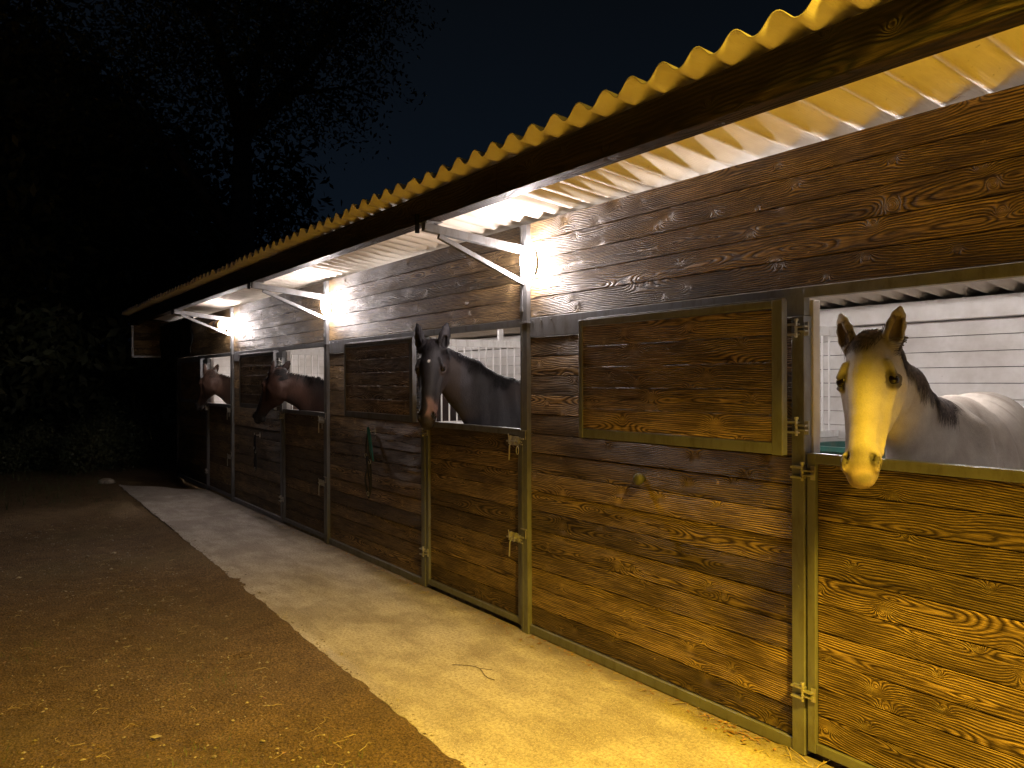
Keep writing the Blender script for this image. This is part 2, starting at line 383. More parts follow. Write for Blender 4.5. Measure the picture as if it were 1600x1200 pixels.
# ------------------------------------------------------------------ scattered bits (uncountable)
def scatter():
    g = random.Random(11)
    st = MB()
    for i in range(15000):
        t = g.random()**1.6
        x = 0.2-11*t; y = -1.32-g.random()**1.3*(1.2+3.0*(1-t*.3))
        if g.random() < .22: y = slab_edge(x)+g.gauss(0, .06)-.03
        s = .0018+.0075*g.random()**3.2
        if g.random() < .006: s = g.uniform(.012, .020)
        z = -.030+s*.4 if y < slab_edge(x) else .001
        b = len(st.v); sx, sy, sz = s*g.uniform(.8, 1.8), s*g.uniform(.7, 1.3), s*g.uniform(.4, .9); a = g.uniform(0, 3.14); ca, sa = math.cos(a), math.sin(a)
        for (px, py, pz) in ((1, 0, 0), (-1, 0, 0), (0, 1, 0), (0, -1, 0), (0, 0, 1), (0, 0, -1)):
            px, py, pz = px*sx, py*sy, pz*sz; st.v.append((x+px*ca-py*sa, y+px*sa+py*ca, z+pz))
        for f in ((0, 2, 4), (2, 1, 4), (1, 3, 4), (3, 0, 4), (2, 0, 5), (1, 2, 5), (3, 1, 5), (0, 3, 5)): st.face(tuple(b+k for k in f))
    tag(st.build('gravel', M['stone']), 'pale pebbles and crumbs strewn over the dirt', 'gravel', kind='stuff')
    sw = MB()
    def stick(x, y, z, L, wd, bend=.2):
        a = g.uniform(0, 6.28); p = []
        for k in range(4):
            t = k/3; aa = a+bend*g.uniform(-1, 1)*t*2; p.append((x+math.cos(aa)*L*t, y+math.sin(aa)*L*t, z+math.sin(t*3.1)*L*.08))
        sw.tube(p, [wd, wd, wd*.9, wd*.5], 4)
    for i in range(520):
        t = g.random()**1.5; x = -11*t; y = -1.35-g.random()**1.2*3.2
        stick(x, y, -.026, g.uniform(.02, .11), g.uniform(.0008, .0018), .5)
    for i in range(150):
        x = -1.6-9*g.random()**1.4; y = -.03-abs(g.gauss(0, .07)); stick(x, y, .003, g.uniform(.02, .10), g.uniform(.0008, .0016), .5)
    for x, y in ((-1.85, -.06), (-1.9, -.10), (-1.8, -.05), (-1.95, -.08), (-1.78, -.12)): stick(x, y, .004, .16, .0022, .15)
    tag(sw.build('straw', M['straw']), 'thin loose straw lying on dirt and concrete', 'straw', kind='stuff')
    lf = MB()
    for i in range(620):
        if i < 400: x = -2.0-8*g.random(); y = -.02-abs(g.gauss(0, .05)); z = .004
        elif i < 450: x = -2.1-.35*g.random(); y = -.03-abs(g.gauss(0, .05)); z = .004
        else: x = -10*g.random(); y = slab_edge(x)-g.random()*2.6; z = -.024
        s = g.uniform(.006, .018); a = g.uniform(0, 6.28); b = len(lf.v)
        for (px, py, pz) in ((-1, 0, .1), (0, .45, .35*g.random()), (1, 0, .5*g.random()), (0, -.45, .3*g.random())):
            lf.v.append((x+(px*math.cos(a)-py*math.sin(a))*s, y+(px*math.sin(a)+py*math.cos(a))*s, z+pz*s))
        lf.face((b, b+1, b+2, b+3))
    tag(lf.build('leaf_litter', M['litter']), 'small dead leaves and crumbs gathered along wall and slab', 'leaves', kind='stuff')
    gr = MB()
    for i in range(2600):
        if i < 900:
            x = -1.0-9.5*g.random(); y = slab_edge(x)-.03-abs(g.gauss(0, .07)); hh = g.uniform(.012, .045)
            if math.sin(x*2.3)+math.sin(x*5.1+1) < .1: continue
        elif i < 1500:
            cx, cy = g.choice([(-3.4, -2.2), (-2.9, -1.75), (-4.4, -1.9), (-2.4, -2.6), (-5.6, -2.7), (-3.9, -3.1), (-2.2, -1.9)]); x = cx+g.gauss(0, .16); y = cy+g.gauss(0, .12); hh = g.uniform(.01, .04)
        else:
            x = -12-6*g.random(); y = -1.1-4*g.random(); hh = g.uniform(.04, .16)
        a = g.uniform(0, 6.28); wd = .0016 if hh < .06 else .004; l = g.uniform(.2, .9)*hh; b = len(gr.v)
        dx, dy = math.cos(a), math.sin(a)
        gr.v += [(x-dy*wd, y+dx*wd, -.03), (x+dy*wd, y-dx*wd, -.03), (x+dx*l, y+dy*l, -.03+hh)]; gr.face((b, b+1, b+2))
    tag(gr.build('grass', M['grass']), 'sparse short grass along the concrete edge', 'grass', kind='stuff')
scatter()

# ------------------------------------------------------------------ the stable building
B = empty('stable_building'); tag(B, 'long dark wooden stable row under a corrugated roof', 'stable')
BAY = 3.5; POSTS = [3.0, -.5, -4.0, -7.5, -11.0, -14.5]
def roofz(y): return 2.695 - .12*y

# corrugated roof
def roof():
    mb = MB(); P = .172; A = .026; th = .006
    x0, x1 = -14.75, 3.05; nx = int((x1-x0)/(P/12)); ys = [-.85, -.4, 0, 1.0, 2.0, 3.0, 3.75]
    for side in (0, 1):
        for i in range(nx+1):
            x = x0+i*P/12
            ph = 2*math.pi*(x+1.737)/P
            c = math.cos(ph); wv = A*c*(1.12-.12*c*c)
            for j, y in enumerate(ys):
                lap = .0035*math.sin(x*.9)+.002*math.sin(x*5.3)
                yy = y + (.012*math.sin(math.floor((x+50)/.92)*2.4) if j == 0 else 0)
                mb.v.append((x, yy, roofz(y)+A+wv+th*side+lap))
    ny = len(ys); N = (nx+1)*ny
    for i in range(nx):
        for j in range(ny-1):
            a, b2, c2, d = i*ny+j, (i+1)*ny+j, (i+1)*ny+j+1, i*ny+j+1
            mb.face((a, b2, c2, d)); mb.face((N+a, N+d, N+c2, N+b2))
        for j, s_ in ((0, 1), (ny-1, -1)):
            a, b2 = i*ny+j, (i+1)*ny+j; mb.face((a, b2, N+b2, N+a) if s_ < 0 else (a, N+a, N+b2, b2))
    for i in (0, nx):
        for j in range(ny-1): a = i*ny+j; mb.face((a, a+1, N+a+1, N+a))
    return mb.build('roof', M['sheet'], B, smooth=True)
roof()
def beamboard(mb, x0, x1, y0, y1, z0, z1):
    uo = rnd.uniform(0, 90); r = (rnd.random(), rnd.random()); zc = (z0+z1)/2; yc = (y0+y1)/2
    mb.box(x0, x1, y0, y1, z0, z1, r=r, uvf=lambda p: (p[0]+uo, (p[2]-zc)+(p[1]-yc)*.9))
mb = MB()
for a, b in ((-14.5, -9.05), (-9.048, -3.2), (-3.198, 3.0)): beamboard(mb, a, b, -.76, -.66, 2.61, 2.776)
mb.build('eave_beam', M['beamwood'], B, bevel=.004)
mb = MB(); mb.box(-14.45, 2.95, 3.28, 3.40, 2.115, 2.276); mb.build('back_purlin', M['white'], B, bevel=.004)
mb = MB(); mb.box(-14.45, 2.95, 1.70, 1.78, 2.36, 2.476); mb.build('middle_purlin', M['white'], B, bevel=.004)
mb = MB(); boards(mb, -14.45, 2.95, 0, 2.114, 3.402, .03, .127)
mb.build('back_wall', M['white'], B, bevel=.003)

for k, xp in enumerate(POSTS):
    mb = MB()
    mb.box(xp-.040, xp+.035, -.030, .05, 0, 2.665 if k not in (0,) else 2.665)
    # base plate, seam strip and a strap at header height
    mb.box(xp-.018, xp-.012, -.0335, -.030, 0, 2.665)
    mb.box(xp-.050, xp+.045, -.036, .055, 2.02, 2.032); mb.box(xp-.030, xp+.0, -.040, -.030, 2.10, 2.13)
    mb.build('post', M['steel'] if k < 5 else M['beamwood'], B, bevel=.003)  # end post is steel, its far-end shade put in by the dark beam material
    if k == 5: continue
    # bracket: arm and brace
    if xp < -.6 or k == 0:
        mb = MB(); mb.bar((xp, -.030, 2.500), (xp, -.765, 2.5765), .045, .05); mb.bar((xp-.035, -.735, 2.60), (xp+.035, -.735, 2.60), .05, .008)
        mb.box(xp-.05, xp+.05, -.768, -.655, 2.603, 2.608)
        arm = mb.build('roof_bracket', M['steel'], B, bevel=.003)
        mb = MB(); mb.bar((xp, -.030, 2.285), (xp, -.66, 2.53), .028, .03); mb.build('brace', M['steel'], arm, bevel=.002)
        mb = MB(); mb.box(xp-.062, xp-.046, -.790, -.764, 2.545, 2.66); mb.build('strap', M['black'], arm, bevel=.002)

def hinge(mb, x, z, y=-.012, s=1.):
    # two lugs on the post, two on the leaf, and a pin
    for dz in (-.022, .022): mb.box(x-.055*s, x+.006, y-.030, y, z+dz-.004, z+dz+.004)
    for dz in (-.010, .010): mb.box(x-.006, x+.045*s, y-.026, y, z+dz-.0035, z+dz+.0035)
    mb.box(x+.030, x+.052, y-.006, y, z-.03, z+.03)
    mb.tube([(x, y-.020, z-.036), (x, y-.020, z+.036)], .0065, 8)
    mb.tube([(x, y-.020, z+.036), (x+.0, y-.020, z+.046)], .010, 6)
def bolt(mb, x, z, xe, y=-.014):
    """slide bolt from x (door) to xe (post) with hanging handle"""
    for bx in (x+.035, x+.095): mb.box(bx-.006, bx+.006, y-.024, y, z-.020, z+.036); 
    mb.box(x+.02, x+.12, y-.004, y, z-.028, z+.034)
    mb.tube([(x, y-.016, z), (xe, y-.016, z)], .0065, 8)
    mb.tube([(x+.066, y-.018, z), (x+.062, y-.034, z-.03), (x+.050, y-.030, z-.125)], .0055, 7)
    mb.tube([(x+.04, y-.016, z), (x+.04, y-.030, z+.05)], .004, 6)
    mb.box(xe-.034, xe-.026, y-.030, y+.002, z-.018, z+.030); mb.box(xe-.034, xe+.02, y-.030, y-.026, z-.018, z-.010)
    mb.box(xe-.030, xe+.024, y-.026, y-.018, z+.016, z+.028)
def ring(mb, c, r, w_, n=16, axis='y', squash=1.):
    mb.tube([(c[0]+r*math.cos(6.2832*i/n), c[1], c[2]+r*squash*math.sin(6.2832*i/n)) for i in range(n)], w_, 6, closed=True)

DW = 1.38
for k in range(5):
    xr = POSTS[k]; xl = POSTS[k+1]; hx = xr-DW         # hinge line of the door
    # upper cladding
    mb = MB(); boards(mb, xl+.037, xr-.042, 2.058, 2.675, 0, .028, .1235, back=1)
    mb.build('upper_wall', [M['wood'], M['white'], M['beamwood']], B, bevel=.0025)
    # steel header over panel and opening
    mb = MB(); mb.box(xl+.036, hx-.02, -.006, .034, 1.930, 2.055); mb.box(hx-.02, xr-.041, -.010, .036, 2.008, 2.054)
    for bx in (xl+.07, xl+.16, xl+.27): mb.tube([(bx, -.006, 2.035), (bx, -.014, 2.035)], .006, 8)
    mb.build('header_rail', M['steel'], B, bevel=.002)
    # fixed lower panel
    mb = MB(); boards(mb, xl+.036, hx-.078, .062, 1.928, .002, .028, .1244, back=1)
    mb.build('lower_wall', [M['wood'], M['white'], M['beamwood']], B, bevel=.0025)
    mb = MB(); mb.box(xl+.036, hx-.078, -.014, .034, .004, .058)
    mb.build('bottom_rail', M['steel'], B, bevel=.003)
    mb = MB(); mb.box(hx-.076, hx-.012, -.020, .036, .004, 1.927); mb.tube([(hx-.045, -.020, .74), (hx-.045, -.026, .74)], .009, 8)
    mb.build('door_jamb', M['steel'], B, bevel=.003)
    # inner face of the jamb, whitewashed timber
    mb = MB(); mb.box(hx-.070, hx-.004, .037, .085, .01, 2.0)
    mb.build('jamb_lining', M['white'], B, bevel=.002)
    # door leaf
    mb = MB(); boards(mb, hx+.040, xr-.098, .075, 1.285, .004, .026, .121, back=1)
    door = mb.build('door', [M['wood'], M['white'], M['beamwood']], B, bevel=.0025)
    mb = MB(); mb.box(hx-.002, hx+.038, -.014, .034, .03, 1.330); mb.box(xr-.096, xr-.052, -.014, .034, .03, 1.330)
    mb.box(hx+.0385, xr-.0965, -.012, .032, .032, .073); mb.box(hx+.0385, xr-.0965, -.012, .032, 1.287, 1.330)
    mb.build('door_frame', M['steel'], door, bevel=.003)
    for z in (.285, 1.245):
        mb = MB(); hinge(mb, hx-.008, z, -.018); mb.build('hinge', M['bright_steel'], door, bevel=.001)
    for z in (1.245, .60):
        mb = MB(); bolt(mb, xr-.205, z, xr-.020); 
        if z > 1: ring(mb, (xr-.055, -.045, z-.055), .014, .003, squash=1.9)
        mb.box(xr-.025, xr+.040, -.044, -.037, z+.075, z+.083); mb.tube([(xr+.030, -.040, z+.08), (xr+.030, -.040, z+.02)], .004, 6)
        mb.build('latch', M['bright_steel'], door, bevel=.001)
    # open hatch folded back on the panel
    x0, x1 = (-3.35, -1.945) if k == 1 else (hx-.06-1.405, hx-.065)
    mb = MB(); boards(mb, x0+.036, x1-.056, 1.372, 1.962, -.094, .022, .118)
    hatch = mb.build('hatch', M['wood'], B, bevel=.0025)
    mb = MB(); mb.box(x0, x0+.035, -.100, -.062, 1.318, 2.0); mb.box(x1-.055, x1, -.100, -.062, 1.318, 2.0)
    mb.box(x0+.0355, x1-.0555, -.098, -.064, 1.964, 2.0); mb.box(x0+.0355, x1-.0555, -.098, -.064, 1.320, 1.370)
    mb.box(x0+.03, x1-.03, -.060, -.030, 1.985, 2.012)
    mb.build('hatch_frame', M['steel'], hatch, bevel=.003)
    for z in (1.44, 1.87):
        mb = MB(); hinge(mb, hx-.035, z, -.022, 1.1); mb.build('hinge', M['bright_steel'], hatch, bevel=.001)
    # ceiling lamp of the stall
    L = empty('ceiling_lamp', ((xl+xr)/2, .95, 2.40))
    tag(L, 'tube lamp under the roof inside the ' + ('stall of the grey horse', 'stall of the black horse', 'stall of the brown horse by the middle lamp', 'farthest stall', 'stall beyond the right edge')[(k-1) % 5], 'ceiling lamp', 'tube lamps inside the stalls')
    mb = MB(); mb.box(-.32, .32, -.04, .04, .03, .075); mb.build('housing', M['lamp_base'], L, bevel=.004)
    mb = MB(); mb.tube([(-.30, 0, .012), (.30, 0, .012)], .014, 12); mb.build('tube', TUBE[k], L, smooth=True)

# partitions with grilles
for xp in POSTS[1:5]:
    mb = MB(); n = 9
    for i in range(n):
        z0 = .02+i*.1245; mb.box(xp-.016, xp+.016, .10, 3.38, z0, z0+.1225)
    part = mb.build('partition', M['white'], B, bevel=.003)
    mb = MB(); mb.box(xp-.02, xp+.02, .06, 3.39, 1.142, 1.200); mb.box(xp-.02, xp+.02, .06, 3.39, 2.035, 2.115)
    y = .14
    while y < 3.34: mb.tube([(xp, y, 1.20), (xp, y, 2.035)], .0095, 8); y += .098
    for y in (.11, 2.10): mb.box(xp-.018, xp+.018, y-.03, y+.03, 2.116, 2.35)
    mb.build('grille', M['white_metal'], part, bevel=.001)
# side walls
mb = MB()
i = 0
for i in range(18):
    z0 = .02+i*.125; mb.box(-14.53, -14.50, .06, 3.4, z0, z0+.123)
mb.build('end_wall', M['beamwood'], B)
mb = MB()
for i in range(18): mb.box(-14.498, -14.47, .06, 3.4, .02+i*.127, .145+i*.127)
mb.build('end_wall_lining', M['white'], B, bevel=.003)
# small boarded wing under the eave at the far end
mb = MB()
for i in range(5):
    z0 = 2.10+i*.128; uo = rnd.uniform(0, 90); r = (rnd.random(), rnd.random())
    mb.box(-14.515, -14.49, -.70, -.035, z0, min(z0+.125, 2.69), r=r, uvf=lambda p: (p[1]+uo, p[2]-z0-.06))
wing = mb.build('eave_end_panel', M['wood'], B, bevel=.002)
mb = MB(); mb.box(-14.525, -14.480, -.74, -.702, 2.06, 2.605); mb.box(-14.525, -14.480, -.7015, -.032, 2.06, 2.098)
mb.build('panel_frame', M['steel'], wing, bevel=.002)
# round knob on the nearest fixed panel
mb = MB(); mb.lathe((-2.915, .002, 1.115), (0, -1, 0), [(.016, 0), (.016, .022), (.030, .026), (.033, .034), (.031, .052), (.024, .060), (.010, .062)], 20)
o = mb.build('knob', M['rubber'], B, smooth=True); o['label'] = 'round grey stop knob on the near panel'

# ------------------------------------------------------------------ bulkhead lamps
names = {2: 'brightest oval bulkhead lamp, on the post between grey and black horse', 3: 'lit oval lamp on the post left of the black horse', 4: 'smallest lit oval lamp, on the farthest post'}
for k in (2, 3, 4):
    xp = POSTS[k]; L = empty('wall_lamp', (xp+.075, -.004, 2.415)); tag(L, names[k], 'wall lamp', 'lit lamps along the stable front')
    mb = MB(); n = 20
    mb.lathe((0, -.0, 0), (0, -1, 0), [(.040, 0), (.046, .004), (.046, .014), (.040, .016)], 24, 1., 2.0)
    mb.build('housing', M['lamp_base'], L, smooth=True)
    mb = MB(); prof = [(.044, .0165), (.050, .022)]+[(.051*math.cos(t), .030+.066*math.sin(t)) for t in [i*math.pi/2/7 for i in range(7)]]+[(.004, .093)]
    mb.lathe((0, 0, 0), (0, -1, 0), prof, 24, 1., 2.0)
    mb.build('lamp_glass', M['lamp_glass'], L, smooth=True)

# ------------------------------------------------------------------ feed trough, rope and halters, hanging canvas
def trough(x, y, lab):
    L = empty('feed_trough', (x, y, 0)); tag(L, lab, 'trough', 'green feed troughs')
    mb = MB()
    a, b, z0, z1 = .26, .33, .72, 1.11
    def ringp(s, z): return [(s*a*(abs(math.cos(t))**.5)*(1 if math.cos(t) > 0 else -1), s*b*(abs(math.sin(t))**.5)*(1 if math.sin(t) > 0 else -1), z) for t in [6.28318*i/28 for i in range(28)]]
    rings = [ringp(.80, z0), ringp(1., z1), ringp(1.08, z1+.01), ringp(1.08, z1-.02), ringp(1.02, z1-.03)] ; rings = [ringp(.75, z0), ringp(.97, z1-.04), ringp(1.08, z1-.04), ringp(1.08, z1), ringp(.93, z1), ringp(.70, z0+.05)]
    for r in rings: mb.v += r
    for i in range(5):
        for k in range(28): mb.face((i*28+k, i*28+(k+1) % 28, (i+1)*28+(k+1) % 28, (i+1)*28+k))
    mb.face(tuple(range(28))[::-1]); mb.face(tuple(5*28+k for k in range(28)))
    mb.build('tub', M['green_plastic'], L, smooth=False, bevel=.004)
    mb = MB(); mb.box(-.30, .30, -.35, .35, .66, .715); mb.box(-.28, -.22, -.3, .3, .01, .658); mb.box(.22, .28, -.3, .3, .01, .658)
    mb.build('stand', M['white'], L, bevel=.004)
trough(-3.66, 3.02, 'dark green feed trough in the corner behind the grey horse')

def halter(x, z, lab, rope=True, s=1.):
    L = empty('halter', (x, -.03, z)); tag(L, lab, 'halter', 'halters hanging on the stable wall')
    mb = MB(); mb.tube([(0, .032, 0), (0, -.03, 0), (0, -.045, .012), (0, -.045, .03)], .006, 7); mb.box(-.012, .012, .020, .028, -.03, .03)
    mb.build('hook', M['bright_steel'], L)
    def hang(pts, r, m, nm):
        q = []
        P = [Vector(p) for p in pts]
        for i in range(len(P)-1):
            p0, p1, p2, p3 = P[max(i-1, 0)], P[i], P[i+1], P[min(i+2, len(P)-1)]
            for j in range(6):
                t = j/6; q.append(.5*((2*p1)+(p2-p0)*t+(2*p0-5*p1+4*p2-p3)*t*t+(3*p1-p0-3*p2+p3)*t**3))
        q.append(P[-1]); mm = MB(); mm.tube(q, r, 7); return mm.build(nm, m, L, smooth=True)
    if rope:
        hang([(-.012, -.03, .02), (.01, -.045, .035), (.03, -.04, .0), (.06, -.035, -.12), (.085, -.03, -.26)], .008, M['rope_green'], 'lead_rope')
        hang([(.0, -.045, .03), (.022, -.045, -.05), (.03, -.035, -.15), (.02, -.03, -.30)], .007, M['rope_green'], 'lead_rope')
    for a in ([(-.0, -.035, .01), (-.035, -.04, -.1), (-.05, -.035, -.22), (-.03, -.03, -.36), (.01, -.03, -.48), (-.005, -.03, -.56)],
              [(.0, -.03, .01), (.02, -.04, -.12), (.03, -.035, -.28), (.035, -.03, -.42), (.02, -.03, -.54), (-.01, -.03, -.58)],
              [(-.05, -.035, -.22), (-.0, -.045, -.25), (.035, -.035, -.27)], [(-.04, -.03, -.34), (-.09, -.03, -.42), (-.06, -.03, -.52), (-.01, -.03, -.60)]):
        hang([(p[0]*s, p[1], p[2]*s) for p in a], .0085, M['webbing'], 'strap')
    for p in ((-.05, -.04, -.22), (.03, -.04, -.27), (-.01, -.038, -.56)):
        mb = MB(); ring(mb, (p[0]*s, p[1], p[2]*s), .020, .0035); mb.build('ring', M['bright_steel'], L, smooth=True)
halter(-6.37, 1.20, 'halter with teal lead rope hanging beside the black horse')
halter(-9.78, .98, 'dark halter hanging on the panel below the brown horse', False, .75)

# dark rolled canvas tied under the eave beyond the farthest lamp
def canvas():
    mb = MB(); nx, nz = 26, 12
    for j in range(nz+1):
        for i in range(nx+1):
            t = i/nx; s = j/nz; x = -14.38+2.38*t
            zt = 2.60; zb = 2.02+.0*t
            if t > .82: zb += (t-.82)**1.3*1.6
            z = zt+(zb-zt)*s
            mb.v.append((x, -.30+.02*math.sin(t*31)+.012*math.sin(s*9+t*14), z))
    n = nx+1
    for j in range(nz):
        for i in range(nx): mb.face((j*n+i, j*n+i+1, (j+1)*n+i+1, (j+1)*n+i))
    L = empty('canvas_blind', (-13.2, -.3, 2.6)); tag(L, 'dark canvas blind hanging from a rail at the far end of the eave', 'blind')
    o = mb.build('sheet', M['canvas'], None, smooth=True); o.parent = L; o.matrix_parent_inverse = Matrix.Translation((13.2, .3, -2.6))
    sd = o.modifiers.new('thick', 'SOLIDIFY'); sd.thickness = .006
    mb = MB(); mb.tube([(-1.25, 0, .01), (1.5, 0, .01)], .014, 8); mb.build('rail', M['steel'], L)
    return L
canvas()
L = empty('rolled_rug', (-11.45, -.105, 2.43)); tag(L, 'tan rolled rug on the wall beside the farthest lamp', 'rug')
mb = MB(); g = random.Random(2); prof = [(.02, -.30), (.070, -.295), (.086, -.27)]+[(.086+g.uniform(-.005, .006), -.22+.07*i) for i in range(8)]+[(.082, .33), (.066, .342), (.02, .345)]
mb.lathe((0, 0, 0), (1, 0, 0), prof, 18, 1., .95); mb.build('roll', M['tan'], L, smooth=True)
for x in (-.18, .16):
    mb = MB(); mb.lathe((x, 0, 0), (1, 0, 0), [(.088, 0), (.095, .002), (.095, .022), (.088, .024)], 18); mb.build('strap', M['webbing'], L)
# ------------------------------------------------------------------ horses: one distance field per horse, meshed in one piece
def unit(a): a = np.asarray(a, float); return a/np.linalg.norm(a)
class Field:
    def __init__(s, gx, gy, gz):
        s.g = [np.asarray(g) for g in (gx, gy, gz)]
        s.D = np.full([len(g) for g in s.g], 1.0, np.float32)
    def sub(s, lo, hi):
        sl = tuple(slice(max(0, np.searchsorted(g, a)-1), np.searchsorted(g, b)+1) for g, a, b in zip(s.g, lo, hi))
        X = np.meshgrid(*[g[q] for g, q in zip(s.g, sl)], indexing='ij'); return sl, np.stack(X, -1)
    def add(s, fn, lo, hi, k=.03, op='u'):
        m = .10+k
        sl, P = s.sub(np.asarray(lo)-m, np.asarray(hi)+m)
        if P.size == 0: return
        b = fn(P); a = s.D[sl]
        if op == 'u':
            h = np.maximum(k-np.abs(a-b), 0)/k; s.D[sl] = np.minimum(a, b)-h*h*k*.25
        else:
            b = -b; h = np.maximum(k-np.abs(a-b), 0)/k; s.D[sl] = np.maximum(a, b)+h*h*k*.25
    def seg(s, A, B, ra, rb, side, k=.03, op='u'):
        """tapering limb of elliptic section; r = (half width along side, half height)"""
        A = np.asarray(A, float); B = np.asarray(B, float); L = np.linalg.norm(B-A); d = (B-A)/max(L, 1e-6)
        sd = unit(side); sd = unit(sd-d*np.dot(sd, d)); u = np.cross(d, sd)
        wa, ha = ra; wb, hb = rb
        def fn(P):
            q = P-A; t = np.clip(q@d/max(L, 1e-6), 0, 1); q = q-t[..., None]*(d*L)
            w_ = wa+(wb-wa)*t; h_ = ha+(hb-ha)*t; a_ = np.minimum(w_, h_)
            a, b, c = q@sd, q@u, q@d
            n = np.sqrt((a/w_)**2+(b/h_)**2+(c/a_)**2)
            g = np.sqrt((a/w_**2)**2+(b/h_**2)**2+(c/a_**2)**2)
            return n*(n-1)/np.maximum(g, 1e-4)
        m = max(wa, ha, wb, hb); s.add(fn, np.minimum(A, B)-m, np.maximum(A, B)+m, k, op)
    def ell(s, c, axes, rad, k=.02, op='u'):
        c = np.asarray(c, float); E = np.stack([unit(a) for a in axes]); r_ = np.asarray(rad, float)
        def fn(P):
            q = (P-c)@E.T; n = np.linalg.norm(q/r_, axis=-1); g = np.linalg.norm(q/r_**2, axis=-1)
            return n*(n-1)/np.maximum(g, 1e-4)
        m = max(rad); s.add(fn, c-m, c+m, k, op)
    def mesh(s):
        D = s.D; gx, gy, gz = s.g; nx, ny, nz = D.shape; ins = D < 0
        cnt = np.zeros((nx-1, ny-1, nz-1), np.int8)
        for dx in (0, 1):
            for dy in (0, 1):
                for dz in (0, 1): cnt += ins[dx:nx-1+dx, dy:ny-1+dy, dz:nz-1+dz]
        act = (cnt > 0) & (cnt < 8); ids = np.full(act.shape, -1); I = np.argwhere(act); ids[act] = np.arange(len(I))
        acc = np.zeros((len(I), 3)); num = np.zeros(len(I)); i, j, k = I.T
        G = lambda a, b, c: np.stack([gx[a], gy[b], gz[c]], -1)
        for ax in range(3):
            o = [x for x in range(3) if x != ax]
            for p in (0, 1):
                for q in (0, 1):
                    e = [0, 0, 0]; e[o[0]] = p; e[o[1]] = q; f = list(e); f[ax] = 1
                    a = D[i+e[0], j+e[1], k+e[2]]; b = D[i+f[0], j+f[1], k+f[2]]; m = (a < 0) != (b < 0)
                    t = np.where(m, a/np.where(m, a-b, 1), 0)[:, None]
                    pt = G(i+e[0], j+e[1], k+e[2])*(1-t)+G(i+f[0], j+f[1], k+f[2])*t
                    acc[m] += pt[m]; num[m] += 1
        V = acc/num[:, None]; F = []
        # faces: one quad round every crossed grid edge
        for ax in range(3):
            sh = [nx, ny, nz]; a = ins.take(range(sh[ax]-1), ax); b = ins.take(range(1, sh[ax]), ax)
            E_ = np.argwhere(a != b); o = [(1, 2), (2, 0), (0, 1)][ax]
            ok = np.ones(len(E_), bool)
            for q in o: ok &= (E_[:, q] > 0) & (E_[:, q] < sh[q]-1)
            E_ = E_[ok]; c = []
            for (p, q) in ((1, 1), (0, 1), (0, 0), (1, 0)):
                r = E_.copy(); r[:, o[0]] -= p; r[:, o[1]] -= q; c.append(ids[r[:, 0], r[:, 1], r[:, 2]])
            c = np.stack(c, 1); fl = a[tuple(E_.T)]; c[~fl] = c[~fl][:, ::-1]; F.append(c)
        return V, np.concatenate(F)

def axis(lo, hi, flo, fhi, fine, coarse):
    g = list(np.arange(flo, fhi, fine)); x = flo; s = fine
    while x > lo: s = min(coarse, s*1.25); x -= s; g.insert(0, x)
    x = g[-1]; s = fine
    while x < hi: s = min(coarse, s*1.25); x += s; g.append(x)
    return np.array(g)

def smooth_mesh(V, F, it=3, lam=.5):
    n = len(V); e = np.concatenate([F[:, [0, 1]], F[:, [1, 2]], F[:, [2, 3]], F[:, [3, 0]]]); e = np.concatenate([e, e[:, ::-1]])
    deg = np.bincount(e[:, 0], minlength=n)[:, None]
    for q in range(it):
        for l in (lam, -lam*.96):
            S = np.stack([np.bincount(e[:, 0], V[e[:, 1], c], n) for c in range(3)], 1)/deg; V = V+(S-V)*l
    return V

def horse_coat():
    t = NT('horse_coat'); a = t.n('VertexColor', layer_name='coat').outputs[0]; o = t.obj()
    n = t.noise(o, 22, 5, .65); f2 = t.noise(o, 230, 3, .7); f = t.math('MULTIPLY_ADD', n, .50, .75); f = t.math('MULTIPLY', f, t.math('MULTIPLY_ADD', f2, .5, .75))
    t.col(t.mix(1., a, t.comb(f, f, f), 'MULTIPLY')); t.rough(.62); t.b.inputs['Specular IOR Level'].default_value = .28
    pass
    t.bump(t.math('ADD', t.math('MULTIPLY', t.noise(t.mapping(o, (1, 1, .35)), 38, 4, .7), 1.3), t.math('MULTIPLY', t.noise(t.mapping(o, (1, 1, .25)), 420, 3, .7), .6)), .55, .0035); return t.m
M['coat'] = horse_coat()
def gloss(name, c, r, spec=.5):
    t = NT(name); t.col(c); t.rough(r); t.b.inputs['Specular IOR Level'].default_value = spec; return t.m
M['eye'] = gloss('horse_eye', (.006, .004, .003), .10, .35)
def hairm(name, c1, c2):
    m = simple(name, c1, c2, .65, 60); m.node_tree.nodes['Principled BSDF'].inputs['Specular IOR Level'].default_value = .15; return m

